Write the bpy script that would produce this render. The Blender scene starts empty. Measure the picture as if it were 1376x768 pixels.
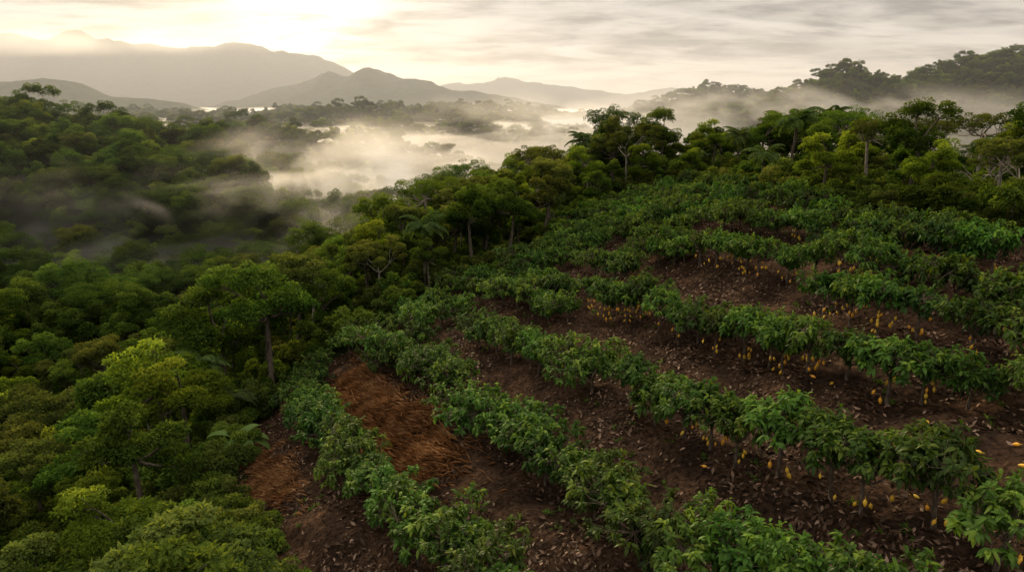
import bpy, math, numpy as np, time
from mathutils import Vector, Matrix
T0=time.time()
rng=np.random.default_rng(7)
scene=bpy.context.scene
col=scene.collection
scene.view_settings.view_transform='Standard'
scene.view_settings.look='None'
scene.view_settings.exposure=0

# ------------------------------------------------------------------ noise
def _h(i,j,s=0):
    i=i.astype(np.int64); j=j.astype(np.int64)
    n=(i*374761393+j*668265263+s*1442695041)&0xffffffff
    n=((n^(n>>13))*1274126177)&0xffffffff
    n=n^(n>>16)
    return (n&0xffffff)/float(0xffffff)
def vn(x,y,s=0):
    x=np.asarray(x,float); y=np.asarray(y,float)
    i=np.floor(x); j=np.floor(y); fx=x-i; fy=y-j
    fx=fx*fx*(3-2*fx); fy=fy*fy*(3-2*fy)
    a=_h(i,j,s); b=_h(i+1,j,s); c=_h(i,j+1,s); d=_h(i+1,j+1,s)
    return (a*(1-fx)+b*fx)*(1-fy)+(c*(1-fx)+d*fx)*fy-0.5
def fbm(x,y,o=4,s=0):
    r=0; a=1.0; f=1.0
    for k in range(o):
        r=r+a*vn(x*f+k*17.3,y*f-k*9.1,s+k); a*=.5; f*=2.03
    return r
def sstep(x,a,b):
    t=np.clip((x-a)/(b-a),0,1); return t*t*(3-2*t)
def smin(a,b,k):
    h=np.clip(.5+.5*(b-a)/k,0,1); return b*(1-h)+a*h-k*h*(1-h)
def smax(a,b,k): return -smin(-a,-b,k)

# ------------------------------------------------------------------ terrain height
def prof(th,us,vs):
    u=688+th*1.035*917
    v=np.interp(u,us,vs)
    return (135-v)/1000.0
def H(x,y):
    x=np.asarray(x,float); y=np.asarray(y,float)
    zp=-15.2+.3*x
    zp=smin(zp,-7.9-.07*(x-25),2.0)
    zp=zp-.24*np.maximum(0,-11-x)
    zp=zp-.05*np.clip(y-55,0,80)
    zp=smax(zp,-37+x*0,4.0)
    tt=(x+.5*y-7+1.6*fbm(x/9,y/9,2,81))/6.3
    zp=zp-.27*np.sin(2*math.pi*tt)*sstep(x,-16,-10)*sstep(-y,-75,-50)
    z=zp
    valley=-44+3*fbm(x/90,y/90,3,5)
    z=z+(valley-z)*sstep(y+.35*x,112,205)
    z=z+(24+9*fbm(x/45,y/45,3,6))*np.exp(-(np.abs(y-208-.12*x)/46)**2.2)*sstep(-x,22,105)
    z=z+10*np.exp(-((x+125)/45)**2-((y-148)/22)**2)+8*np.exp(-((x+60)/30)**2-((y-152)/17)**2)
    far=sstep(y,280,420)
    z=z+far*(8*fbm(x/160,y/160,3,9)-12)
    yy=np.maximum(y,50.0); th=x/yy
    def ridge(r0,w,us,vs,nz,seed,base=-58):
        hgt=prof(th,us,vs)*r0*(yy/r0)**.2-base
        rd=1-2*np.abs(fbm(x/(w*.5),y/(w*.9),5,seed+100))
        hgt=hgt*(1+nz*fbm(x/(w*.45),y/(w*.45),6,seed)+nz*1.3*(rd-.75))
        e=np.exp(-np.abs((y-r0)/w)**1.7)
        return base+np.maximum(hgt,0)*e
    z=smax(z,ridge(370,50,[-500,100,250,330,420,520,640,800],[202,196,190,186,192,200,236,280],.16,11),6)
    z=smax(z,ridge(500,60,[-500,100,300,420,520,600,700,820],[184,178,182,186,176,170,182,210],.18,42),6)
    z=smax(z,ridge(680,85,[-500,0,200,380,450,520,600,700,760,900],[172,166,168,163,150,154,161,165,179,198],.16,12),6)
    z=smax(z,ridge(560,120,[850,980,1040,1100,1130,1200,1260,1376,1600,2000],[190,148,134,114,104,108,94,66,42,32],.10,13),6)
    z=smax(z,ridge(1000,110,[780,860,900,970,1040,1100,1300],[180,148,135,119,128,138,146],.10,14),6)
    z=smax(z,ridge(950,120,[-500,200,300,480,560,640,760,900],[151,156,158,152,150,145,157,174],.16,25),6)
    z=smax(z,ridge(1500,260,[-600,-100,0,60,100,170,260,360,450],[95,102,103,108,116,130,144,155,175],.15,15),10)
    z=smax(z,ridge(2200,330,[200,330,400,450,500,540,600,660,720,900],[160,130,110,96,91,99,117,129,138,160],.14,16),10)
    z=smax(z,ridge(2500,400,[950,1100,1180,1240,1300,1376,1600],[160,138,112,96,84,76,66],.11,26),10)
    z=smax(z,ridge(3400,480,[-600,-100,0,60,130,190,250,330,400,450,520,640,760],[62,50,44,52,46,50,57,62,68,86,113,140,160],.10,17),10)
    z=smax(z,ridge(4700,500,[400,560,620,680,740,800,850,900,1000,1200,1400,2500],[140,124,110,104,112,121,125,118,130,128,118,100],.12,18),10)
    near=np.exp(-(np.abs(y)/140)**2)
    z=z+near*(.6*fbm(x/5,y/5,3,21)+.46*fbm(x/1.7,y/1.7,4,22))
    return z

POLY=np.array([(-4.5,12),(-7,19),(-11,26),(-15,33),(-19,43),(-17.5,50),(-10,56.5),(-3,61),(5,66),(9,81),(19,86),(23.5,66),(25.5,50),(28,42),(33,34),(42,27),(42,2),(-2,2)],float)
def inpoly(x,y):
    x=np.asarray(x,float); y=np.asarray(y,float); c=np.zeros(x.shape,bool)
    n=len(POLY); j=n-1
    for i in range(n):
        xi,yi=POLY[i]; xj,yj=POLY[j]
        m=((yi>y)!=(yj>y))&(x<(xj-xi)*(y-yi)/(yj-yi+1e-12)+xi)
        c^=m; j=i
    return c

# ------------------------------------------------------------------ mesh helper
def tri_mesh(name,V,T,tint=None,mats=(),smooth=False,attr='tint'):
    me=bpy.data.meshes.new(name)
    V=np.ascontiguousarray(V,np.float32); T=np.ascontiguousarray(T,np.int32)
    me.vertices.add(len(V)); me.vertices.foreach_set('co',V.ravel())
    me.loops.add(T.size); me.loops.foreach_set('vertex_index',T.ravel())
    me.polygons.add(len(T)); me.polygons.foreach_set('loop_start',np.arange(0,T.size,T.shape[1],dtype=np.int32))
    if smooth: me.polygons.foreach_set('use_smooth',np.ones(len(T),bool))
    if tint is not None:
        a=me.attributes.new(attr,'FLOAT','POINT'); a.data.foreach_set('value',np.ascontiguousarray(tint,np.float32))
    me.update(calc_edges=True)
    for m in mats: me.materials.append(m)
    return me
def nrm(a): return a/(np.linalg.norm(a,axis=-1,keepdims=True)+1e-9)
def rdir(n):
    return nrm(rng.normal(size=(n,3)))

def leaf_geo(P,D,N,L,W,kind='simple',fold=.12,droop=.15,tint=None):
    n=len(P); D=nrm(D); S=nrm(np.cross(D,N)); N=nrm(np.cross(S,D))
    L=np.asarray(L).reshape(-1,1)*np.ones((n,1)); W=np.asarray(W).reshape(-1,1)*np.ones((n,1))
    if tint is None: tint=rng.random(n)
    if kind=='simple':
        v=np.stack([P,P+D*L*.45+S*W*.5+N*W*fold,P+D*L-N*L*droop,P+D*L*.45-S*W*.5+N*W*fold],1)
        t=np.array([[0,1,2],[0,2,3]])
        k=4
    else:
        down=np.zeros((n,3)); down[:,2]=-1
        dz=lambda t:(-N*.5+down*.8)*L*droop*t*t
        v=np.stack([P, P+D*L*.28+S*W*.42+N*W*fold+dz(.28), P+D*L*.32+dz(.32), P+D*L*.28-S*W*.42+N*W*fold+dz(.28),
                    P+D*L*.66+S*W*.46+N*W*fold+dz(.66), P+D*L*.68+dz(.68), P+D*L*.66-S*W*.46+N*W*fold+dz(.66), P+D*L*.97+dz(1.)],1)
        t=np.array([[0,1,2],[0,2,3],[2,1,4],[2,4,5],[2,5,6],[2,6,3],[5,4,7],[5,7,6]])
        k=8
    T=(t[None]+ (np.arange(n)*k)[:,None,None]).reshape(-1,3)
    return v.reshape(-1,3),T,np.repeat(tint,k)

def join(parts):
    Vs=[];Ts=[];As=[];o=0
    for V,T,A in parts:
        Vs.append(V);Ts.append(T+o);As.append(A);o+=len(V)
    return np.concatenate(Vs),np.concatenate(Ts),np.concatenate(As)

def tube(pts,rad,sides=6):
    pts=np.asarray(pts,float); n=len(pts)
    d=np.gradient(pts,axis=0); d=nrm(d)
    ref=np.array([0.31,.95,.1]); 
    a=nrm(np.cross(d,ref)); b=np.cross(d,a)
    ang=np.linspace(0,2*math.pi,sides,endpoint=False)
    rad=np.asarray(rad,float).reshape(-1,1,1)
    V=pts[:,None]+rad*(a[:,None]*np.cos(ang)[None,:,None]+b[:,None]*np.sin(ang)[None,:,None])
    T=[]
    for i in range(n-1):
        for s in range(sides):
            s2=(s+1)%sides
            p,q,r,t=i*sides+s,i*sides+s2,(i+1)*sides+s2,(i+1)*sides+s
            T+= [[p,q,r],[p,r,t]]
    V=V.reshape(-1,3)
    return V,np.array(T),np.zeros(len(V))
def limb(p0,p1,r0,r1,bend=.15,n=5,sides=5):
    p0=np.array(p0,float);p1=np.array(p1,float)
    t=np.linspace(0,1,n)[:,None]
    off=rng.normal(size=3)*np.linalg.norm(p1-p0)*bend
    pts=p0*(1-t)+p1*t+off*(t*(1-t)*2)
    pts[:,2]+= (-.12*np.linalg.norm(p1-p0))*(t[:,0]*(1-t[:,0]))*2
    return tube(pts,np.linspace(r0,r1,n),sides)

# ------------------------------------------------------------------ materials
def newmat(name):
    m=bpy.data.materials.new(name); m.use_nodes=True
    nt=m.node_tree
    for n in list(nt.nodes): nt.nodes.remove(n)
    out=nt.nodes.new('ShaderNodeOutputMaterial')
    return m,nt,out
def N(nt,t,**k):
    n=nt.nodes.new(t)
    for a,b in k.items(): setattr(n,a,b)
    return n
def ramp(nt,stops):
    r=nt.nodes.new('ShaderNodeValToRGB'); cr=r.color_ramp
    while len(cr.elements)<len(stops): cr.elements.new(.5)
    for e,(p,c) in zip(cr.elements,stops):
        e.position=p; e.color=(c[0],c[1],c[2],1)
    return r
def leafmat(name,c0,c1,c2,trans=.35,gloss=0.0,objvar=.5,tmul=(1.8,1.65,.65)):
    m,nt,out=newmat(name)
    at=N(nt,'ShaderNodeAttribute',attribute_name='tint')
    r=ramp(nt,[(0,c0),(.55,c1),(1,c2)])
    nt.links.new(at.outputs['Fac'],r.inputs[0])
    oi=N(nt,'ShaderNodeObjectInfo')
    hsv=N(nt,'ShaderNodeHueSaturation')
    mh=N(nt,'ShaderNodeMapRange'); mh.inputs['To Min'].default_value=.5-.055*objvar; mh.inputs['To Max'].default_value=.5+.01*objvar
    nt.links.new(oi.outputs['Random'],mh.inputs['Value']); nt.links.new(mh.outputs[0],hsv.inputs['Hue'])
    mm=N(nt,'ShaderNodeMath',operation='MULTIPLY'); mm.inputs[1].default_value=7.31
    fr=N(nt,'ShaderNodeMath',operation='FRACT')
    nt.links.new(oi.outputs['Random'],mm.inputs[0]); nt.links.new(mm.outputs[0],fr.inputs[0])
    mv=N(nt,'ShaderNodeMapRange'); mv.inputs['To Min'].default_value=1-.6*objvar; mv.inputs['To Max'].default_value=1+.8*objvar
    nt.links.new(fr.outputs[0],mv.inputs['Value']); nt.links.new(mv.outputs[0],hsv.inputs['Value'])
    nt.links.new(r.outputs[0],hsv.inputs['Color'])
    b=N(nt,'ShaderNodeBsdfDiffuse')
    nt.links.new(hsv.outputs[0],b.inputs['Color'])
    tr=N(nt,'ShaderNodeBsdfTranslucent')
    mix=N(nt,'ShaderNodeMixRGB',blend_type='MULTIPLY'); mix.inputs[0].default_value=1; mix.inputs[2].default_value=(*tmul,1)
    nt.links.new(hsv.outputs[0],mix.inputs[1]); nt.links.new(mix.outputs[0],tr.inputs['Color'])
    ms=N(nt,'ShaderNodeMixShader'); ms.inputs[0].default_value=trans
    nt.links.new(b.outputs[0],ms.inputs[1]); nt.links.new(tr.outputs[0],ms.inputs[2])
    if gloss>0:
        gl=N(nt,'ShaderNodeBsdfGlossy'); gl.inputs['Roughness'].default_value=.42; gl.inputs['Color'].default_value=(.85,.9,.7,1)
        m2=N(nt,'ShaderNodeMixShader'); m2.inputs[0].default_value=gloss
        nt.links.new(ms.outputs[0],m2.inputs[1]); nt.links.new(gl.outputs[0],m2.inputs[2]); nt.links.new(m2.outputs[0],out.inputs[0])
    else: nt.links.new(ms.outputs[0],out.inputs[0])
    return m
def barkmat(name,c0,c1,scale=6):
    m,nt,out=newmat(name)
    g=N(nt,'ShaderNodeTexCoord'); mp=N(nt,'ShaderNodeMapping'); mp.inputs['Scale'].default_value=(1,1,.35)
    n=N(nt,'ShaderNodeTexNoise'); n.inputs['Scale'].default_value=scale; n.inputs['Detail'].default_value=5
    nt.links.new(g.outputs['Object'],mp.inputs[0]); nt.links.new(mp.outputs[0],n.inputs['Vector'])
    r=ramp(nt,[(.35,c0),(.65,c1)]); nt.links.new(n.outputs[0],r.inputs[0])
    b=N(nt,'ShaderNodeBsdfDiffuse')
    nt.links.new(r.outputs[0],b.inputs['Color'])
    nt.links.new(b.outputs[0],out.inputs[0]); return m

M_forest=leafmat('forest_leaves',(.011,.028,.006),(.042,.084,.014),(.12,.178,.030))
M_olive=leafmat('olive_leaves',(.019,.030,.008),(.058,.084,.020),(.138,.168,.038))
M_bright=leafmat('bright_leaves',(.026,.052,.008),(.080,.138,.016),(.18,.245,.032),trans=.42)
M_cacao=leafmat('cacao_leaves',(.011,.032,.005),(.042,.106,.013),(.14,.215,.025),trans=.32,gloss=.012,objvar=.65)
M_palm=leafmat('palm_leaves',(.03,.06,.015),(.06,.105,.025),(.095,.15,.035),trans=.3,gloss=.012)
M_dry=leafmat('dry_grass',(.18,.092,.042),(.40,.215,.095),(.60,.40,.21),trans=.2,objvar=0,tmul=(1.1,1.,.85))
M_litter=leafmat('fallen_leaves',(.04,.022,.014),(.11,.064,.040),(.30,.20,.14),trans=.0,objvar=0,gloss=.012)
M_weed=leafmat('weed_leaves',(.03,.06,.012),(.05,.10,.02),(.09,.15,.03))
B_dark=barkmat('dark_bark',(.06,.048,.036),(.16,.135,.10))
B_pale=barkmat('pale_bark',(.18,.155,.12),(.38,.33,.27))
B_cacao=barkmat('cacao_bark',(.06,.045,.032),(.18,.145,.11),12)

# ------------------------------------------------------------------ species
def clump_leaves(C,R,n,Ls,Wr=.5,flat=.75,up=.35,tb=0.):
    k=len(C); ids=np.repeat(np.arange(k),n)
    d=rdir(k*n); d[:,2]=np.where((d[:,2]<-.15)&(rng.random(k*n)<.8),-d[:,2],d[:,2])
    rr=R[ids]*(.55+.5*rng.random(k*n)**.5)
    dd=d.copy(); dd[:,2]*=flat
    P=C[ids]+dd*rr[:,None]
    D=d*.8+rdir(k*n)*.7; D[:,2]-=.25
    Nn=d*.6+rdir(k*n)*.4; Nn[:,2]+=up+.3
    L=Ls*(.6+.8*rng.random(k*n))
    ct=rng.random(k)
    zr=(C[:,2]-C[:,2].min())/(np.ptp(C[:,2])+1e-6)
    tint=np.clip(.24*ct[ids]+.28*rng.random(k*n)+.34*(d[:,2]*.5+.5)+.36*zr[ids]-.15+tb,0,1)  # painted shading: leaves on clump tops and high in the crown tinted lighter
    return leaf_geo(P,D,Nn,L,L*Wr,'simple',tint=tint,fold=.15,droop=.2)

def broad_tree(h=10,cr=3.4,ch=5,nc=75,leaf=.28,npl=120,leafm=M_forest,bark=B_dark,shape='round',clr=(.8,1.35),lobes=6,wr=.5):
    th=h-ch*.75
    lob=[]
    for i in range(lobes):
        a=i*2*math.pi/lobes+rng.random()*.9; r=cr*rng.uniform(.4,.85)
        lob.append([math.cos(a)*r,math.sin(a)*r,h-ch*.55+rng.uniform(-.40,.34)*ch,cr*rng.uniform(.26,.44)])
    lob.append([rng.normal()*.15*cr,rng.normal()*.15*cr,h-ch*.26,cr*.44])
    C=[]
    for i in range(nc):
        if shape=='flat':
            a=rng.random()*2*math.pi; r=cr*math.sqrt(rng.random()); z=h-.12*ch-(r/cr)**2*ch*.33+rng.normal()*.16*ch
            C.append([math.cos(a)*r,math.sin(a)*r,z])
        else:
            l=lob[rng.integers(len(lob))]; d=rdir(1)[0]
            if d[2]<-.2: d[2]*=-.6
            rr=l[3]*(.65+.4*rng.random())
            C.append([l[0]+d[0]*rr,l[1]+d[1]*rr,l[2]+d[2]*rr*.95*(ch/(2*cr)+.35)])
    C=np.array(C); R=rng.uniform(clr[0],clr[1],len(C))*cr*.17
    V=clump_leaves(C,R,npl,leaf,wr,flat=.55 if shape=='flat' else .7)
    lean=rng.normal(size=2)*.04*h
    fork=np.array([lean[0],lean[1],th])
    parts=[tube([(0,0,-.6),(lean[0]*.2,lean[1]*.2,th*.25),(lean[0]*.7,lean[1]*.7,th*.65),fork],[h*.03,h*.022,h*.018,h*.015],8)]
    hubs=[]
    for l in lob:
        hp=np.array([l[0]*.9,l[1]*.9,l[2]-l[3]*.1]); hubs.append(hp)
        parts.append(limb(fork,hp,h*.012,h*.006))
    hubs=np.array(hubs)
    for c in C[rng.choice(len(C),min(40,len(C)),False)]:
        k=np.argmin(np.linalg.norm(hubs-c,axis=1)); parts.append(limb(hubs[k],c,h*.005,h*.002,n=4,sides=4))
    tv=join(parts)
    return tri_mesh('trunk',tv[0],tv[1],None,[bark],True),tri_mesh('crown',*V,mats=[leafm])

def open_tree(h=11,cr=3,leafm=M_olive,bark=B_pale,dens=80,leaf=.2,levels=4,th=.5):
    parts=[];ends=[]
    def rec(p,d,l,r,lev):
        e=p+d*l
        parts.append(limb(p,e,r,r*.65,bend=.06,n=4,sides=6 if lev>2 else 4))
        if lev<=1: ends.append(e)
        if lev==0: return
        for i in range(3 if lev>2 else rng.integers(2,4)):
            nd=nrm(d+rdir(1)[0]*.75+np.array([0,0,.12])); rec(e,nd,l*rng.uniform(.6,.82),r*.6,lev-1)
    lean=np.array([rng.normal()*.06,rng.normal()*.06,1])
    parts.append(tube([(0,0,-.6),lean*h*th*.5,lean*h*th],[h*.016,h*.012,h*.010],8))
    for i in range(4):
        a=i*1.57+rng.random(); d=nrm(np.array([math.cos(a)*.8,math.sin(a)*.8,.75]))
        rec(lean*h*th,d,h*.17,h*.0062,levels-1)
    ends=np.array(ends)
    tv=join(parts)
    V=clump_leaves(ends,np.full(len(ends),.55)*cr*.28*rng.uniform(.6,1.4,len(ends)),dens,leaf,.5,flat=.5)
    return tri_mesh('trunk',tv[0],tv[1],None,[bark],True),tri_mesh('crown',*V,mats=[leafm])

def palm(h=6,fl=3.2,nf=18):
    parts=[]
    tr=tube([(0,0,-.5),(.1,.05,h*.4),(.25,.1,h*.8),(.3,.1,h)],[.2,.14,.12,.13],8)
    P=[];D=[];Nn=[];L=[]
    for i in range(nf):
        a=i*2.399+rng.random()*.3; el=rng.uniform(.1,1.25); fln=fl*rng.uniform(.8,1.1)
        hd=np.array([math.cos(a),math.sin(a),0]); pts=[]
        p=np.array([.3,.1,h]); ang=el
        for s in range(16):
            pts.append(p.copy()); p=p+(hd*math.cos(ang)+np.array([0,0,math.sin(ang)]))*fln/15; ang-=.10+.05*s/15
        pts=np.array(pts)
        parts.append(tube(pts,np.linspace(.035,.01,16),4))
        side=np.array([-math.sin(a),math.cos(a),0])
        for s in np.linspace(2,15,34):
            k=int(min(s,14)); f=s-k; q=pts[k]*(1-f)+pts[min(k+1,15)]*f; ax=nrm(pts[min(k+1,15)]-pts[k])
            w=math.sin(math.pi*min(.96,(s/15)**.8))*.75+.15
            for sg in (-1,1):
                P.append(q);D.append(side*sg+ax*.55+np.array([0,0,-.35])+rng.normal(size=3)*.08);Nn.append((0,0,1));L.append(w*fl*.27)
    L=np.array(L)
    lv=leaf_geo(np.array(P),np.array(D),np.array(Nn,float),L,.075+L*.03,'simple',droop=.3)
    fr=join(parts)
    fr=(fr[0],fr[1],fr[2]+.4)
    V=join([lv,fr])
    return tri_mesh('trunk',tr[0],tr[1],None,[B_dark],True),tri_mesh('crown',*V,mats=[M_palm])

def banana(h=1.6,fl=2.3,nf=11):
    tr=tube([(0,0,-.3),(0,0,h*.5),(.03,0,h)],[.17,.13,.09],8)
    parts=[]
    for i in range(nf):
        a=i*2.399+rng.random()*.4; ang=rng.uniform(.5,1.35); hd=np.array([math.cos(a),math.sin(a),0]); side=np.array([-math.sin(a),math.cos(a),0])
        p=np.array([0,0,h]); n=14; fln=fl*rng.uniform(.8,1.15); vs=[]
        for s in range(n):
            t=s/(n-1); w=.32*math.sin(math.pi*min(1,max(0,(t-.12)/.9)))**.6+.02 if t>.12 else .03
            up=np.array([0,0,1])*math.cos(ang)-hd*math.sin(ang)
            vs+= [p-side*w+up*w*.35,p.copy(),p+side*w+up*w*.35]
            p=p+(hd*math.cos(ang)+np.array([0,0,math.sin(ang)]))*fln/n; ang-=.13
        T=[]
        for s in range(n-1):
            for k in (0,1):
                q=s*3+k; T+=[[q,q+1,q+4],[q,q+4,q+3]]
        parts.append((np.array(vs),np.array(T),np.full(len(vs),rng.uniform(.3,.8))))
    V=join(parts)
    return tri_mesh('trunk',tr[0],tr[1],None,[B_cacao],True),tri_mesh('crown',*V,mats=[M_palm])

def cacao(r=1.38,h=2.8,base=.4,nt=90,nl=15,leaf=.31):
    zc=(h+base)/2; hz=(h-base)/2
    lob=[(rng.normal()*.5*r,rng.normal()*.5*r,rng.uniform(-.25,.35)*hz,rng.uniform(.42,.62)) for i in range(6)]+[(0,0,.1*hz,.66)]
    E=[]
    while len(E)<nt:
        l=lob[rng.integers(len(lob))]; d=rdir(1)[0]
        if d[2]<-.45: continue
        p=np.array([l[0]+d[0]*l[3]*r,l[1]+d[1]*l[3]*r,l[2]+d[2]*l[3]*hz*1.15]); E.append(p+np.array([0,0,zc]))
    E=np.array(E); E[:,2]=np.maximum(E[:,2],base)
    ax=E-np.array([0,0,zc-.6]); ax=nrm(ax)
    ids=np.repeat(np.arange(nt),nl); n=nt*nl
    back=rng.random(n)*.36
    P=E[ids]-ax[ids]*back[:,None]+rng.normal(size=(n,3))*.03
    D=ax[ids]*.55+rdir(n)*.9; D[:,2]-=.1
    Nn=rdir(n)*.35+ax[ids]*.25; Nn[:,2]+=1
    L=leaf*rng.uniform(.5,1.15,n)
    tt=rng.random(nt)**1.6
    tint=np.clip(.5*tt[ids]+.3*rng.random(n)+.42*((P[:,2]-base)/(h-base))-.5*back-.10,0,1)  # lit top and shaded inside put into tint: higher, outer leaves lighter
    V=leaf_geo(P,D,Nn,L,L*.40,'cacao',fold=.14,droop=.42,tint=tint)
    f=np.array([rng.normal()*.06,rng.normal()*.06,.7 if base<.7 else 1.05])
    parts=[tube([(0,0,-.3),(f[0]*.4,f[1]*.4,.35),f],[.085,.07,.06],8)]
    hubs=[]
    for i in range(5):
        a=i*1.257+rng.random()*.6; hp=np.array([math.cos(a)*r*.5,math.sin(a)*r*.5,zc+rng.uniform(-.1,.3)]); hubs.append(hp)
        parts.append(limb(f,hp,.045,.022,n=5))
    hubs=np.array(hubs)
    for e in E:
        k=np.argmin(np.linalg.norm(hubs-e,axis=1)); parts.append(limb(hubs[k],e,.014,.005,n=3,sides=3))
    tv=join(parts)
    return tri_mesh('trunk',tv[0],tv[1],None,[B_cacao],True),tri_mesh('crown',*V,mats=[M_cacao])

def podmesh(name,mat):
    V=[];T=[];n=11;s=15
    for i in range(n):
        t=i/(n-1); r=.060*math.sin(math.pi*t)**.65*(1.1-.35*t)+.002
        for k in range(s):
            a=2*math.pi*k/s; rr=r*(1+(.10 if k%3==0 else -.03)); V.append((rr*math.cos(a),rr*math.sin(a),-.24*t))
    for i in range(n-1):
        for k in range(s):
            k2=(k+1)%s; p,q,r_,u=i*s+k,i*s+k2,(i+1)*s+k2,(i+1)*s+k; T+=[[p,r_,q],[p,u,r_]]
    tv=tube([(0,0,.06),(0,0,-.01)],[.008,.012],5)
    V,T,_=join([(np.array(V),np.array(T),np.zeros(len(V))),tv])
    return tri_mesh(name,V,T,None,[mat],True)
def podmat(name,c0,c1):
    m,nt,out=newmat(name)
    g=N(nt,'ShaderNodeTexCoord'); n=N(nt,'ShaderNodeTexNoise'); n.inputs['Scale'].default_value=14
    nt.links.new(g.outputs['Object'],n.inputs['Vector'])
    r=ramp(nt,[(.35,c0),(.65,c1)]); nt.links.new(n.outputs[0],r.inputs[0])
    b=N(nt,'ShaderNodeBsdfPrincipled'); b.inputs['Roughness'].default_value=.45
    nt.links.new(r.outputs[0],b.inputs['Base Color']); nt.links.new(b.outputs[0],out.inputs[0]); return m
PODS=[podmesh('pod',podmat('yellow_pod',(.80,.45,.03),(.92,.6,.06))),podmesh('pod',podmat('orange_pod',(.78,.30,.02),(.9,.45,.03))),
      podmesh('pod',podmat('gold_pod',(.65,.40,.04),(.85,.48,.03)))]

SP={}
SP['rainforest_tree']=[broad_tree(10.5,3.2,5.2,80),broad_tree(13,3.9,6.6,95,lobes=7),broad_tree(9,3.0,4.4,70,lobes=5,leafm=M_olive),
   broad_tree(11,3.4,5.6,85,leafm=M_olive,leaf=.24,npl=130),broad_tree(9,2.5,5.2,64,leaf=.30,npl=115),broad_tree(10,3.5,6.2,85,leaf=.29,npl=115,wr=.42,lobes=8)]
SP['bright_tree']=[broad_tree(10,3.2,5.3,85,leafm=M_bright,leaf=.26,npl=125),broad_tree(8.5,2.8,4.5,70,leafm=M_bright,leaf=.28,wr=.42)]
SP['umbrella_tree']=[broad_tree(11,4.6,3.4,70,shape='flat',npl=120,clr=(.6,1.1),leaf=.2,lobes=7,bark=B_pale),broad_tree(11.5,4.0,3.0,55,shape='flat',leafm=M_olive,clr=(.6,1.1),leaf=.2,npl=120,lobes=6,bark=B_pale)]
SP['slender_tree']=[open_tree(12.5,3.2,dens=130),open_tree(11.5,3.4,leafm=M_forest,bark=B_pale,dens=130)]
SP['bare_tree']=[open_tree(11,2.6,leafm=M_olive,bark=B_pale,dens=14,leaf=.16,th=.36)]
SP['palm_tree']=[palm(7.5,3.2,20),palm(4.6,2.8,18)]
SP['banana_plant']=[banana()]
SP['cacao_full']=[cacao(), cacao(), cacao(1.25,3.0,.45), cacao(1.55,2.5,.35,98), cacao(1.15,2.3,.35,70), cacao(1.45,2.9,.45,94)]
SP['cacao_pod']=[cacao(r=1.35,h=2.9,base=.9,nt=82),cacao(r=1.5,h=3.0,base=.95,nt=90),cacao(r=1.25,h=2.7,base=.85,nt=74),cacao(r=1.4,h=3.1,base=1.0,nt=80,leaf=.34)]
SP['shrub']=[broad_tree(3.0,1.7,2.6,30,leafm=M_forest,leaf=.22,npl=80,clr=(.9,1.5)),broad_tree(2.6,1.6,2.2,28,leafm=M_olive,leaf=.2,npl=80,clr=(.9,1.5))]
LAB={'rainforest_tree':("dense rounded dark green rainforest tree on the slope","tree","rainforest trees covering the slopes"),
'bright_tree':("leafy yellow-green rounded tree among darker forest","tree","bright green trees in the forest"),
'umbrella_tree':("spreading flat-topped tree with pale forked limbs","tree","spreading umbrella-shaped trees"),
'slender_tree':("tall slender pale-trunked tree with open crown","tree","tall slender pale-trunked trees"),
'bare_tree':("pale nearly leafless tree with bare forking branches","tree","pale bare-branched trees"),
'palm_tree':("palm with long arching feathery fronds","palm tree","palms in the forest"),
'banana_plant':("banana plant with large drooping paddle leaves","banana plant","banana plants"),
'shrub':("low dense green shrub at the forest edge","shrub","shrubs at the forest edge")}
PROTO={}
def place(name,sp,k,x,y,s=1.0,rot=None,sz=None,label=None,cat=None,group=None,sink=0):
    z=float(H(x,y))-sink
    e=bpy.data.objects.new(name,None); e.empty_display_size=.5
    e.location=(x,y,z); e.rotation_euler=(0,0,rng.random()*6.28 if rot is None else rot); e.scale=(s,s,s if sz is None else sz)
    e['label']=label; e['category']=cat; e['group']=group
    col.objects.link(e)
    tr,cr=SP[sp][k]
    for nm,me in (('trunk',tr),('crown',cr)):
        o=bpy.data.objects.new(nm,me); o.parent=e; col.objects.link(o)
        if nm=='crown' and (sp,k) not in PROTO: PROTO[(sp,k)]=o
    return e
def tree(sp,x,y,s=1.,k=None,**kw):
    l,c,g=LAB[sp]; k=rng.integers(len(SP[sp])) if k is None else k
    return place(sp,sp,k,x,y,s,label=kw.pop('label',l),cat=c,group=g,**kw)
print('species',time.time()-T0)

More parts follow.
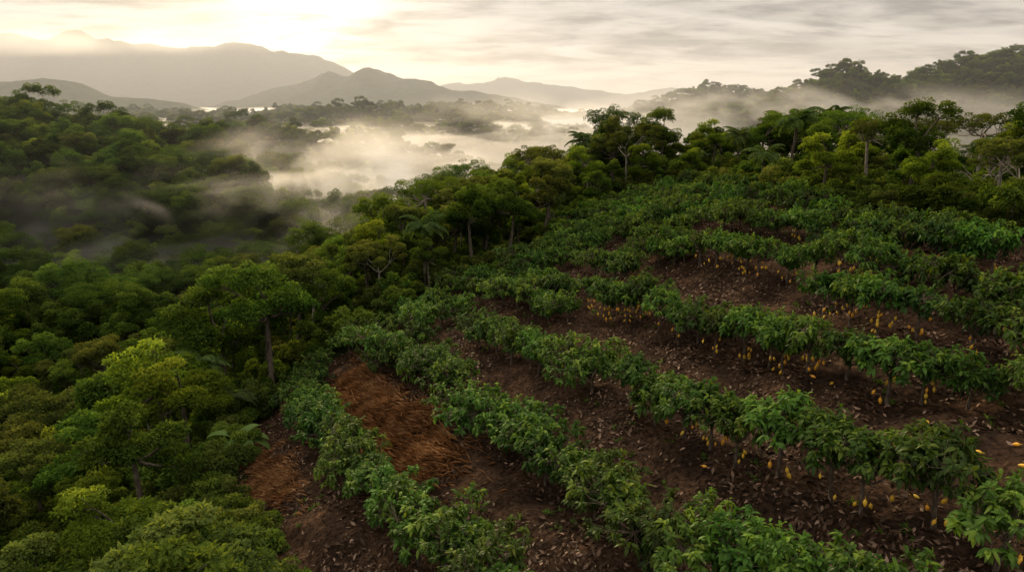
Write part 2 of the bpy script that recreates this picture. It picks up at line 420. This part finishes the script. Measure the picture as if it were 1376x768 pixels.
# ------------------------------------------------------------------ cacao rows
ROWS=[
 [(-.6,16.5),(-1.2,19.4),(-3.6,22.4),(-6.6,27.3),(-10.7,34.9),(-14.6,43),(-14,48.5),(-11,51.5),(-8,54.5),(-2.5,57.5),(2.1,60),(7.3,63)],
 [(4.6,17.2),(4.05,19),(2.7,22),(.7,25.8),(-1.8,31),(-4.7,37.2),(-7.4,43.2),(-6.3,48.6),(-2.8,52.5),(2,55.5),(7,58.5),(12,62),(16,67)],
 [(12.9,15.3),(10.8,17.9),(9.2,20.5),(7.4,23.6),(5.25,27.4),(2.7,31.8),(.1,37.2),(-3,44.7)],
 [(17.8,20.6),(17.1,21.3),(14,24.3),(11.9,29.1),(10,33.5),(7.7,39.2),(4.3,46.3),(.8,54)],
 [(22,25),(21,27),(19.8,30.6),(18.6,35),(16,39.3),(13.4,46),(9.5,54)],
 [(19.6,23.2),(17.8,26.2),(16.0,29.5),(14.6,32.5)],
 [(3.2,18.9),(5.8,16.9),(7.9,15.2),(10.1,13.6)],
 [(24.5,33),(21.5,38.5),(18.8,47),(15.6,56),(14.4,66),(13,76)],
 [(23,46),(21,55),(18.8,64),(18,74),(15,82)],
 [(-10,47),(-9,43.5),(-8.6,40)],
 [(3.5,42.5),(1.2,47),(-1,50.5)],[(8.5,46.5),(6,51)],[(12,50),(14.5,50.5)],
 [(26,35.5),(24,42),(22.5,50)],
]
pts=[]
for ri,r in enumerate(ROWS):
    r=np.array(r,float); seg=np.linalg.norm(np.diff(r,axis=0),axis=1); cum=np.concatenate([[0],np.cumsum(seg)])
    s=rng.random()*.5
    if ri==6: s=2.8
    while s<cum[-1]:
        x=np.interp(s,cum,r[:,0])+rng.normal()*.25; y=np.interp(s,cum,r[:,1])+rng.normal()*.25
        s+=rng.uniform(1.35,1.75)
        if all((x-p[0])**2+(y-p[1])**2>1.0**2 for p in pts): pts.append((x,y,ri))
for i in range(2500):
    x=rng.uniform(-14,26); y=rng.uniform(50,85)
    if not inpoly(np.array([x]),np.array([y]))[0]: continue
    if x>9 and y<55 : continue
    if y<66 and fbm(x/5,y/5,2,77)<-.05: continue
    if all((x-p[0])**2+(y-p[1])**2>2.1**2 for p in pts): pts.append((x,y,20))
    if len(pts)>=299: break
print('cacao',len(pts))
for (x,y,ri) in pts:
    podded=(x>5 and y<47 and ri in(2,3,4,5,7)) and rng.random()<.8
    s=rng.uniform(.84,1.06)
    if y>45: s*=.97
    if x>9 and rng.random()<.08: s*=.8
    if podded:
        k=int(rng.integers(4)); e=place('cacao_tree','cacao_pod',k,x,y,s,label="leafy green cacao tree with yellow pods on its trunk",cat="cacao tree",group="cacao trees in hillside rows")
        np_=int(rng.choice([2,4,6,8,11],p=[.2,.25,.25,.18,.12]))
        for j in range(np_):
            a=rng.uniform(math.pi,2*math.pi) if rng.random()<.8 else rng.random()*6.28
            zz=rng.uniform(.25,1.25); rr=.12+.95*rng.random()**1.1*(zz/1.25)
            o=bpy.data.objects.new('pod',PODS[rng.integers(3)]); o.parent=e; 
            aa=a-e.rotation_euler[2]
            o.location=(math.cos(aa)*rr,math.sin(aa)*rr,zz); o.rotation_euler=(rng.normal()*.2,rng.normal()*.2,rng.random()*6)
            q=rng.uniform(.75,1.15); o.scale=(q,q,q); col.objects.link(o)
    else:
        place('cacao_tree','cacao_full',int(rng.integers(6)),x,y,s,label="dense leafy green cacao tree in a hillside row",cat="cacao tree",group="cacao trees in hillside rows")
for i in range(24):
    x=rng.uniform(5,18); y=rng.uniform(14,30)
    o=bpy.data.objects.new('fallen_cacao_pod',PODS[rng.integers(3)]); o.location=(x,y,float(H(x,y))+.06); o.rotation_euler=(1.5,0,rng.random()*6)
    o['label']="ripe yellow cacao pod lying on brown leaf litter"; o['category']="cacao pod"; o['group']="fallen pods under the cacao trees"; col.objects.link(o)

# ------------------------------------------------------------------ forest
placed=[(p[0],p[1]) for p in pts]
man=[
 ('umbrella_tree',-10,84,.92,0),('umbrella_tree',-45,104,.95,1),('slender_tree',15,90,.9,0),('slender_tree',1,80,.78,1),('slender_tree',-12.5,62,.62,0),
 ('palm_tree',-8.5,64,.85,0),('palm_tree',-19.5,43.5,.7,1),('banana_plant',-16.6,37.6,.9,0),('bare_tree',35,52,.62,0),('slender_tree',29.5,40,.52,0),('slender_tree',33,47,.55,1),
 ('palm_tree',37,82,1.05,0),('palm_tree',33,84,.95,0),('palm_tree',41,86,1.05,0),('palm_tree',11,104,1.1,0),('palm_tree',29,72,.95,0),('palm_tree',25.5,70,.85,1),('palm_tree',-27,66,.85,0),('palm_tree',-36,74,.95,0),
 ('bright_tree',24.5,54,.60,0),('bright_tree',27.5,57,.66,1),('bright_tree',31,62,.72,0),('rainforest_tree',29.5,51,.62,1),('rainforest_tree',39,52,.62,0),('umbrella_tree',42,62,.7,1),
 ('bright_tree',-21,40,.85,0),('bright_tree',-17.5,26,.62,0),('bright_tree',-26,58,.8,0),('rainforest_tree',-19,31,.75,0),
 ('umbrella_tree',16,110,1.05,0),('umbrella_tree',36,96,.72,1),('rainforest_tree',-19,50,.85,1),('rainforest_tree',-21.5,56,.85,0),('umbrella_tree',-24,80,.7,1),('slender_tree',-31,70,.7,1)]
for m in man:
    tree(m[0],m[1],m[2],m[3],m[4]); placed.append((m[1],m[2]))
cand=[]
g=4.2
for iy in range(0,41):
    for ix in range(-36,36):
        x=(ix+.5*(iy%2))*g+rng.uniform(-1.6,1.6); y=6+iy*g*.88+rng.uniform(-1.6,1.6)
        if abs(x)>y*.86+12: continue
        if y>140: continue
        ok=True
        for dx,dy in ((0,0),(1.7,0),(-1.7,0),(0,1.7),(0,-1.7)):
            if inpoly(np.array([x+dx]),np.array([y+dy]))[0]: ok=False;break
        if not ok: continue
        if x>0 and y<27: continue
        md_=3.2 if (y<60 and x<0) else 2.6
        if min((x-p[0])**2+(y-p[1])**2 for p in placed)<md_**2: continue
        cand.append((x,y)); placed.append((x,y))
cand.sort(key=lambda p:p[0]**2+p[1]**2+225)
ind=cand[:290]; rest=cand[290:]
print('forest cand',len(cand))
def scale_at(x,y):
    s=rng.choice([rng.uniform(.55,.75),rng.uniform(.75,1.0),rng.uniform(1.0,1.25)],p=[.35,.45,.20])
    if x>18: s*=.66
    elif y>50 and x<2: s=min(s*.9,.88 if y<100 else 1.0)
    elif y>75: s*=.92
    d=math.hypot(x,y)
    if d<32: s=min(s,.95)*.74
    elif d<45 and x<0: s*=.88
    return s
for (x,y) in ind:
    r=rng.random(); 
    if x>15: sp='rainforest_tree' if r<.5 else 'bright_tree' if r<.76 else 'umbrella_tree' if r<.84 else 'slender_tree' if r<.93 else 'palm_tree'
    else: sp='rainforest_tree' if r<.64 else 'bright_tree' if r<.84 else 'umbrella_tree' if r<.88 and y>45 else 'slender_tree' if r<.92 and y>55 else 'palm_tree' if r<.96 else 'rainforest_tree'
    s=scale_at(x,y); tree(sp,x,y,s)
ns=0
for i in range(4000):
    if ns>=150: break
    k=rng.integers(len(POLY)-3); a=POLY[k]; b=POLY[k+1]; t=rng.random()
    q=a*(1-t)+b*t+rng.normal(size=2)*1.2+np.array([-1.2 if k<5 else .5,.9 if k>5 else 0])
    if inpoly(np.array([q[0]]),np.array([q[1]]))[0] and rng.random()<.8: continue
    if q[1]<10: continue
    tree('shrub',q[0],q[1],rng.uniform(.45,.95)); ns+=1

# ------------------------------------------------------------------ far forest (GN)
def gn_scatter(name,P,S,protos,label,cat):
    me=bpy.data.meshes.new(name); me.vertices.add(len(P)); me.vertices.foreach_set('co',np.ascontiguousarray(P,np.float32).ravel())
    a=me.attributes.new('sc','FLOAT','POINT'); a.data.foreach_set('value',np.ascontiguousarray(S,np.float32))
    ob=bpy.data.objects.new(name,me); col.objects.link(ob)
    ob['kind']='stuff'; ob['label']=label; ob['category']=cat
    ng=bpy.data.node_groups.new(name+'_nodes','GeometryNodeTree')
    ng.interface.new_socket('Geometry',in_out='INPUT',socket_type='NodeSocketGeometry'); ng.interface.new_socket('Geometry',in_out='OUTPUT',socket_type='NodeSocketGeometry')
    gi=ng.nodes.new('NodeGroupInput'); go=ng.nodes.new('NodeGroupOutput')
    jn=ng.nodes.new('GeometryNodeJoinGeometry')
    for p in protos:
        oi=ng.nodes.new('GeometryNodeObjectInfo'); oi.transform_space='ORIGINAL'; oi.inputs['Object'].default_value=p; oi.inputs['As Instance'].default_value=True
        ng.links.new(oi.outputs['Geometry'],jn.inputs[0])
    ip=ng.nodes.new('GeometryNodeInstanceOnPoints'); ip.inputs['Pick Instance'].default_value=True
    ri=ng.nodes.new('FunctionNodeRandomValue'); ri.data_type='INT'; ri.inputs[4].default_value=0; ri.inputs[5].default_value=len(protos)-1
    rr=ng.nodes.new('FunctionNodeRandomValue'); rr.data_type='FLOAT_VECTOR'; rr.inputs[0].default_value=(0,0,0); rr.inputs[1].default_value=(0.1,0.1,6.28); rr.inputs['Seed'].default_value=5
    na=ng.nodes.new('GeometryNodeInputNamedAttribute'); na.data_type='FLOAT'; na.inputs['Name'].default_value='sc'
    ng.links.new(gi.outputs[0],ip.inputs['Points']); ng.links.new(jn.outputs[0],ip.inputs['Instance'])
    ng.links.new(ri.outputs[2],ip.inputs['Instance Index']); ng.links.new(rr.outputs[0],ip.inputs['Rotation']); ng.links.new(na.outputs[0],ip.inputs['Scale'])
    ng.links.new(ip.outputs[0],go.inputs[0])
    md=ob.modifiers.new('scatter','NODES'); md.node_group=ng
    return ob
protos=[PROTO[k] for k in PROTO if k[0] in('rainforest_tree','bright_tree')]+[PROTO[('umbrella_tree',0)]]
P=[];S=[]
for (x,y) in rest:
    P.append((x,y)); S.append(rng.uniform(.6,1.15)*(.66 if x>18 else .9 if x>-15 else 1))
def band(y0,y1,g,s0,s1):
    y=y0
    while y<y1:
        w=y*.92+20; n=int(2*w/g); xs=np.linspace(-w,w,n)+rng.uniform(-.4,.4,n)*g; ys=y+rng.uniform(-.4,.4,n)*g
        for a,b in zip(xs,ys): P.append((a,b)); S.append(rng.uniform(s0,s1))
        y+=g*.9
band(141,300,4.8,.6,1.25); band(300,620,6.2,.7,1.3); band(620,1250,8.5,.9,1.5)
P=np.array(P);S=np.array(S); Z=H(P[:,0],P[:,1])-.1*S-np.where(P[:,1]>300,3.5,.5)
print('far',len(P))
gn_scatter('distant_forest',np.column_stack([P,Z]),S,protos,"dense rainforest canopy rolling away over misty hills","forest")
sh=[PROTO[k] for k in PROTO if k[0]=='shrub']
n=3600
x=rng.uniform(-110,60,n); y=rng.uniform(6,125,n); keep=(np.abs(x)<y*.86+12)&(~inpoly(x,y))&~((x>0)&(y<27))
x=x[keep];y=y[keep]
gn_scatter('forest_undergrowth',np.column_stack([x,y,H(x,y)-.2]),rng.uniform(.6,1.3,len(x)),sh,"tangled green undergrowth beneath the rainforest trees","undergrowth")

# ------------------------------------------------------------------ ground
def axis(n,lim,k): 
    s=np.linspace(-1,1,n); return lim*np.sinh(k*s)/math.sinh(k)
gx=axis(641,7000,7.5)
sy=np.linspace(0,1,680); gy=-60+ (7600)*(np.sinh(6.2*sy)/math.sinh(6.2))
gy=np.unique(np.concatenate([gy,np.arange(12,60,.28)])); gx=np.unique(np.concatenate([gx,np.arange(-20,36,.28)]))
X,Y=np.meshgrid(gx,gy); Zg=H(X,Y)
nx=len(gx);ny=len(gy)
V=np.column_stack([X.ravel(),Y.ravel(),Zg.ravel()])
ii=np.arange(nx*ny).reshape(ny,nx); Q=np.stack([ii[:-1,:-1],ii[:-1,1:],ii[1:,1:],ii[1:,:-1]],-1).reshape(-1,4)
soil=inpoly(V[:,0]+fbm(V[:,0]/2,V[:,1]/2,2,31)*2,V[:,1]+fbm(V[:,0]/2,V[:,1]/2,2,33)*2).astype(float)
m,nt,out=newmat('hillside_soil')
geo=N(nt,'ShaderNodeNewGeometry')
n1=N(nt,'ShaderNodeTexNoise'); n1.inputs['Scale'].default_value=.45; n1.inputs['Detail'].default_value=8; n1.inputs['Roughness'].default_value=.65
n2=N(nt,'ShaderNodeTexNoise'); n2.inputs['Scale'].default_value=5; n2.inputs['Detail'].default_value=8; n2.inputs['Roughness'].default_value=.7
n3=N(nt,'ShaderNodeTexNoise'); n3.inputs['Scale'].default_value=.05; n3.inputs['Detail'].default_value=9; n3.inputs['Roughness'].default_value=.75
for q in(n1,n2,n3): nt.links.new(geo.outputs['Position'],q.inputs['Vector'])
r1=ramp(nt,[(.3,(.026,.018,.013)),(.5,(.062,.041,.028)),(.7,(.15,.092,.056))]); nt.links.new(n1.outputs[0],r1.inputs[0])
r2=ramp(nt,[(.33,(.22,.21,.21)),(.68,(1.7,1.6,1.5))]); nt.links.new(n2.outputs[0],r2.inputs[0])
mu=N(nt,'ShaderNodeMixRGB',blend_type='MULTIPLY'); mu.inputs[0].default_value=1; nt.links.new(r1.outputs[0],mu.inputs[1]); nt.links.new(r2.outputs[0],mu.inputs[2])
rf=ramp(nt,[(.35,(.012,.022,.007)),(.65,(.052,.074,.022))]); nt.links.new(n3.outputs[0],rf.inputs[0])
at=N(nt,'ShaderNodeAttribute',attribute_name='soil')
mx=N(nt,'ShaderNodeMixRGB'); nt.links.new(at.outputs['Fac'],mx.inputs[0]); nt.links.new(rf.outputs[0],mx.inputs[1]); nt.links.new(mu.outputs[0],mx.inputs[2])
b=N(nt,'ShaderNodeBsdfDiffuse')
nt.links.new(mx.outputs[0],b.inputs['Color'])
bu=N(nt,'ShaderNodeBump'); bu.inputs['Strength'].default_value=1; bu.inputs['Distance'].default_value=.3
nt.links.new(n2.outputs[0],bu.inputs['Height'])
nt.links.new(bu.outputs[0],b.inputs['Normal']); nt.links.new(b.outputs[0],out.inputs[0])
me=tri_mesh('ground',V,Q,soil,[m],True,attr='soil'); g=bpy.data.objects.new('ground',me); g['kind']='structure'; g['label']="brown hillside soil rolling into green valleys and mountains"; g['category']="ground"; col.objects.link(g)
print('ground',time.time()-T0,len(V))

def normals(x,y,e=.3):
    nx=-(H(x+e,y)-H(x-e,y))/(2*e); ny=-(H(x,y+e)-H(x,y-e))/(2*e); return nrm(np.column_stack([nx,ny,np.ones_like(nx)]))
n=170000
x=rng.uniform(-19,38,n); y=9+rng.random(n)**1.4*58
k=inpoly(x,y)&(fbm(x/1.6,y/1.6,3,41)+rng.normal(size=n)*.2>-.05); x=x[k];y=y[k]; n=len(x)
Nn=nrm(normals(x,y)+rng.normal(size=(n,3))*.45); D=rdir(n); D=D-Nn*np.sum(D*Nn,1,keepdims=True); L=rng.uniform(.12,.32,n)
Lt=leaf_geo(np.column_stack([x,y,H(x,y)+.03+rng.random(n)*.06]),D,Nn,L,L*.42,'simple',fold=.25,droop=-.1,tint=rng.random(n)**2.4)
o=bpy.data.objects.new('leaf_litter',tri_mesh('leaf_litter',*Lt,mats=[M_litter])); o['kind']='stuff'; o['label']="fallen brown cacao leaves scattered over the soil"; o['category']="leaf litter"; col.objects.link(o)
def blades(cx,cy,sx,sy,ang,n,L0,down=.9,w=.026):
    t=rng.normal(size=(n,2))*.5*np.array([sx,sy]); c,s=math.cos(ang),math.sin(ang)
    x=cx+t[:,0]*c-t[:,1]*s; y=cy+t[:,0]*s+t[:,1]*c
    k=(fbm(x/1.3,y/1.3,3,51)+rng.normal(size=n)*.1>-.10); x=x[k];y=y[k];n=len(x)
    D=rng.normal(size=(n,3))*.35; D[:,0]-=down; D[:,2]+=.6
    Nn=np.tile(np.array([[.2,-.5,1.]]),(n,1))+rng.normal(size=(n,3))*.3
    L=L0*rng.uniform(.5,1.2,n)
    ti=np.clip(.45+.9*fbm(x/.6,y/.6,3,91)+rng.normal(size=n)*.22,0,1)
    return leaf_geo(np.column_stack([x,y,H(x,y)+rng.random(n)*.1]),D,Nn,L,np.full(n,w),'simple',fold=.1,droop=.55,tint=ti)
G=join([blades(-8.6,36.8,1.8,6.5,.38,28000,.65),blades(-5.2,31.0,1.8,4.4,.45,15000,.6),blades(-13.2,33,1.2,5,.5,4500,.45),blades(-10.4,41,1.5,3,.3,5000,.5)])
o=bpy.data.objects.new('dry_grass',tri_mesh('dry_grass',*G,mats=[M_dry])); o['kind']='stuff'; o['label']="dry reddish-brown grass draped over the eroded bank"; o['category']="grass"; col.objects.link(o)
n=3600
x=rng.uniform(-18,36,n); y=rng.uniform(10,70,n); k=inpoly(x,y)&(fbm(x/3.5,y/3.5,3,61)>.15); x=x[k];y=y[k]
ids=np.repeat(np.arange(len(x)),11); n=len(ids); D=rdir(n); D[:,2]=np.abs(D[:,2])*.8+.2
Wd=leaf_geo(np.column_stack([x[ids]+rng.normal(size=n)*.06,y[ids]+rng.normal(size=n)*.06,H(x,y)[ids]]),D,rdir(n)*.4+np.array([0,0,1.]),rng.uniform(.1,.3,n),.08,'simple')
o=bpy.data.objects.new('ground_weeds',tri_mesh('ground_weeds',*Wd,mats=[M_weed])); o['kind']='stuff'; o['label']="small green weeds sprouting between the cacao rows"; o['category']="weeds"; col.objects.link(o)
# ------------------------------------------------------------------ haze and mist
def volmat(name,dens,g,colr,het=None):
    m,nt,out=newmat(name)
    vs=N(nt,'ShaderNodeVolumeScatter'); vs.inputs['Color'].default_value=(*colr,1); vs.inputs['Anisotropy'].default_value=g; vs.inputs['Density'].default_value=dens
    if het:
        geo=N(nt,'ShaderNodeNewGeometry'); tc=N(nt,'ShaderNodeTexCoord')
        mp=N(nt,'ShaderNodeMapping'); mp.inputs['Scale'].default_value=(1/het['s']*.8,1/het['s']*.8,1/het['s']*1.8)
        nt.links.new(geo.outputs['Position'],mp.inputs[0])
        no=N(nt,'ShaderNodeTexNoise'); no.inputs['Scale'].default_value=1; no.inputs['Detail'].default_value=3; no.inputs['Roughness'].default_value=.52; no.inputs['Distortion'].default_value=.6
        nt.links.new(mp.outputs[0],no.inputs['Vector'])
        mr=N(nt,'ShaderNodeMapRange',interpolation_type='SMOOTHSTEP'); mr.inputs['From Min'].default_value=het['t']-.04; mr.inputs['From Max'].default_value=het['t']+.22
        nt.links.new(no.outputs[0],mr.inputs['Value'])
        ln=N(nt,'ShaderNodeVectorMath',operation='LENGTH'); nt.links.new(tc.outputs['Object'],ln.inputs[0])
        fo=N(nt,'ShaderNodeMapRange',interpolation_type='SMOOTHSTEP'); fo.inputs['From Min'].default_value=1.; fo.inputs['From Max'].default_value=.15
        nt.links.new(ln.outputs['Value'],fo.inputs['Value'])
        a=N(nt,'ShaderNodeMath',operation='MULTIPLY'); nt.links.new(mr.outputs[0],a.inputs[0]); nt.links.new(fo.outputs[0],a.inputs[1])
        c=N(nt,'ShaderNodeMath',operation='MULTIPLY'); c.inputs[1].default_value=dens; nt.links.new(a.outputs[0],c.inputs[0])
        nt.links.new(c.outputs[0],vs.inputs['Density'])
        m.cycles.volume_step_rate=het.get('step',.5)
    nt.links.new(vs.outputs[0],out.inputs['Volume'])
    return m
def boxmesh(name,x0,x1,y0,y1,z0,z1,mat,label):
    V=[(a,b,c) for c in(z0,z1) for b in(y0,y1) for a in(x0,x1)]
    Q=[[0,2,3,1],[4,5,7,6],[0,1,5,4],[2,6,7,3],[0,4,6,2],[1,3,7,5]]
    o=bpy.data.objects.new(name,tri_mesh(name,np.array(V,float),np.array(Q),None,[mat])); o['kind']='stuff'; o['label']=label; o['category']="haze"; col.objects.link(o); return o
boxmesh('atmospheric_haze',-6500,6500,85,6800,-150,230,volmat('haze_air',.00042,.33,(.40,.40,.42)),"thin warm haze filling the air over the valley")
mxs=np.linspace(-1300,1300,150); mys=108+ (1900-108)*np.linspace(0,1,150)**1.6
MX,MY=np.meshgrid(mxs,mys)
MZ=-31+9*fbm(MX/55,MY/55,4,71)+sstep(MY,260,380)*10
nb=MX.size; Vt=np.column_stack([MX.ravel(),MY.ravel(),MZ.ravel()]); Vb=Vt.copy(); Vb[:,2]=-95
ii=np.arange(nb).reshape(150,150)
Qt=np.stack([ii[:-1,:-1],ii[:-1,1:],ii[1:,1:],ii[1:,:-1]],-1).reshape(-1,4); Qb=Qt[:,::-1]+nb
side=[]
for L_ in (ii[0,:],ii[:,-1],ii[-1,::-1],ii[::-1,0]):
    for a,b_ in zip(L_[:-1],L_[1:]): side.append([a,a+nb,b_+nb,b_])
Qa=np.concatenate([Qt,Qb,np.array(side)])
o=bpy.data.objects.new('valley_mist',tri_mesh('valley_mist',np.concatenate([Vt,Vb]),Qa,None,[volmat('mist_valley',.006,.55,(1.,.95,.86))],True)); o['kind']='stuff'; o['label']="pale morning mist lying along the forested valley"; o['category']="mist"; col.objects.link(o)
import bmesh
def bank(x,y,z,rx,ry,rz,dens,s,t,step=.7,g=.55,c=1.0):
    bm=bmesh.new(); bmesh.ops.create_icosphere(bm,subdivisions=3,radius=1.0); me=bpy.data.meshes.new('mist_bank'); bm.to_mesh(me); bm.free()
    me.materials.append(volmat('mist_wisps',dens,g,(c,c*.94,c*.82),dict(s=s,t=t,step=step)))
    o=bpy.data.objects.new('mist_bank',me); o.location=(x,y,z); o.scale=(rx,ry,rz); o['kind']='stuff'; o['label']="drifting bank of pale mist over the treetops"; o['category']="mist"; col.objects.link(o)
bank(-76,130,-23,95,30,14,.04,15,.50)
bank(-34,168,-17,52,32,16,.055,17,.46)
bank(120,330,-8,200,50,20,.05,28,.46)
bank(-1900,2700,222,1500,380,72,.005,260,.40,c=.55)

# ------------------------------------------------------------------ light
az=math.radians(-20); el=math.radians(16)
sd=Vector((math.sin(az)*math.cos(el),math.cos(az)*math.cos(el),math.sin(el)))
L=bpy.data.lights.new('sun','SUN'); L.energy=5.0; L.angle=math.radians(3); L.color=(1,.81,.57)
lo=bpy.data.objects.new('sun',L); lo.rotation_euler=sd.to_track_quat('Z','Y').to_euler(); lo.location=(-50,100,60); col.objects.link(lo)
w=bpy.data.worlds.new('World'); scene.world=w; w.use_nodes=True; nt=w.node_tree
for n_ in list(nt.nodes): nt.nodes.remove(n_)
out=N(nt,'ShaderNodeOutputWorld')
tc=N(nt,'ShaderNodeTexCoord'); nv=N(nt,'ShaderNodeVectorMath',operation='NORMALIZE'); nt.links.new(tc.outputs['Generated'],nv.inputs[0])
dt=N(nt,'ShaderNodeVectorMath',operation='DOT_PRODUCT'); nt.links.new(nv.outputs[0],dt.inputs[0])
e2=math.radians(6.6); a2=math.radians(-15.5); dt.inputs[1].default_value=(math.sin(a2)*math.cos(e2),math.cos(a2)*math.cos(e2),math.sin(e2))
def mth(op,a,b=None,clamp=False):
    q=N(nt,'ShaderNodeMath',operation=op); q.use_clamp=clamp
    for i,v in enumerate((a,b)):
        if v is None: continue
        if isinstance(v,(int,float)): q.inputs[i].default_value=v
        else: nt.links.new(v,q.inputs[i])
    return q.outputs[0]
d0=mth('MAXIMUM',dt.outputs['Value'],0.0)
g1=mth('POWER',d0,30.); g2=mth('POWER',d0,450.)
sx=N(nt,'ShaderNodeSeparateXYZ'); nt.links.new(nv.outputs[0],sx.inputs[0])
zz=mth('ADD',mth('MAXIMUM',sx.outputs[2],0.),.14)
cu=mth('DIVIDE',sx.outputs[0],zz); cv=mth('DIVIDE',sx.outputs[1],zz)
cb=N(nt,'ShaderNodeCombineXYZ'); nt.links.new(cu,cb.inputs[0]); nt.links.new(cv,cb.inputs[1])
def cloud(sc,loc,sx_,sy_,det,lo_,hi_,dist=.3):
    mp=N(nt,'ShaderNodeMapping'); mp.inputs['Scale'].default_value=(sx_,sy_,1); mp.inputs['Location'].default_value=loc; mp.inputs['Rotation'].default_value=(0,0,-.15)
    nt.links.new(cb.outputs[0],mp.inputs[0])
    c=N(nt,'ShaderNodeTexNoise'); c.inputs['Scale'].default_value=sc; c.inputs['Detail'].default_value=det; c.inputs['Roughness'].default_value=.55; c.inputs['Distortion'].default_value=dist
    nt.links.new(mp.outputs[0],c.inputs['Vector'])
    q=N(nt,'ShaderNodeMapRange',interpolation_type='SMOOTHSTEP'); q.inputs['From Min'].default_value=lo_; q.inputs['From Max'].default_value=hi_
    nt.links.new(c.outputs[0],q.inputs['Value']); return q.outputs[0]
cA=cloud(1.3,(3.1,1.7,0),.75,1.3,10,.38,.58,.4)
cB=cloud(3.0,(7.1,4.7,0),.8,1.1,8,.36,.66,.2)
cfac=mth('MULTIPLY',cA,mth('ADD',mth('MULTIPLY',cB,.5),.45),True)
cfac=mth('ADD',cfac,mth('MULTIPLY',cB,.14),True)
def mixc(f,a,b,bt='MIX'):
    q=N(nt,'ShaderNodeMixRGB',blend_type=bt)
    for i,v in enumerate((f,a,b)):
        if isinstance(v,(int,float)): q.inputs[i].default_value=v
        elif isinstance(v,tuple): q.inputs[i].default_value=(*v,1)
        else: nt.links.new(v,q.inputs[i])
    return q.outputs[0]
skyc=mixc(cfac,(.70,.635,.57),(.20,.183,.175))
hz=N(nt,'ShaderNodeMapRange',interpolation_type='SMOOTHSTEP'); hz.inputs['From Min'].default_value=.055; hz.inputs['From Max'].default_value=.0
nt.links.new(sx.outputs[2],hz.inputs['Value'])
skyc=mixc(mth('MULTIPLY',hz.outputs[0],.65),skyc,(.53,.46,.40))
cl=mth('SUBTRACT',1.0,mth('MULTIPLY',cfac,.7))
ga=mth('MULTIPLY',mth('ADD',mth('MULTIPLY',g1,.12),mth('MULTIPLY',g2,1.2)),cl)
gcol=N(nt,'ShaderNodeVectorMath',operation='SCALE'); gcol.inputs[0].default_value=(1.,.89,.72); nt.links.new(ga,gcol.inputs['Scale'])
skyc=mixc(1.,skyc,gcol.outputs[0],'ADD')
zb=N(nt,'ShaderNodeMapRange',interpolation_type='SMOOTHSTEP'); zb.inputs['From Min'].default_value=.28; zb.inputs['From Max'].default_value=.85; zb.inputs['To Min'].default_value=1.; zb.inputs['To Max'].default_value=2.9
nt.links.new(sx.outputs[2],zb.inputs['Value'])
zs=N(nt,'ShaderNodeVectorMath',operation='SCALE'); nt.links.new(skyc,zs.inputs[0]); nt.links.new(zb.outputs[0],zs.inputs['Scale']); skyc=zs.outputs[0]
lowf=N(nt,'ShaderNodeMapRange'); lowf.inputs['From Min'].default_value=-.01; lowf.inputs['From Max'].default_value=-.08
nt.links.new(sx.outputs[2],lowf.inputs['Value'])
skyc=mixc(lowf.outputs[0],skyc,(.03,.03,.02))
bg=N(nt,'ShaderNodeBackground'); bg.inputs[1].default_value=1.; nt.links.new(skyc,bg.inputs[0])
sk=N(nt,'ShaderNodeTexSky'); sk.sky_type='NISHITA'; sk.sun_disc=False; sk.sun_elevation=el; sk.sun_rotation=az
bg2=N(nt,'ShaderNodeBackground'); bg2.inputs[1].default_value=.012; nt.links.new(sk.outputs[0],bg2.inputs[0])
ad=N(nt,'ShaderNodeAddShader'); nt.links.new(bg.outputs[0],ad.inputs[0]); nt.links.new(bg2.outputs[0],ad.inputs[1]); nt.links.new(ad.outputs[0],out.inputs[0])

# ------------------------------------------------------------------ camera
cam=bpy.data.cameras.new('camera'); cam.lens=24; cam.sensor_width=36; cam.clip_end=20000; cam.clip_start=.1
co=bpy.data.objects.new('camera',cam); co.location=(0,0,0); co.rotation_euler=(math.radians(90-15.2),0,0); col.objects.link(co); scene.camera=co
print('done',time.time()-T0)
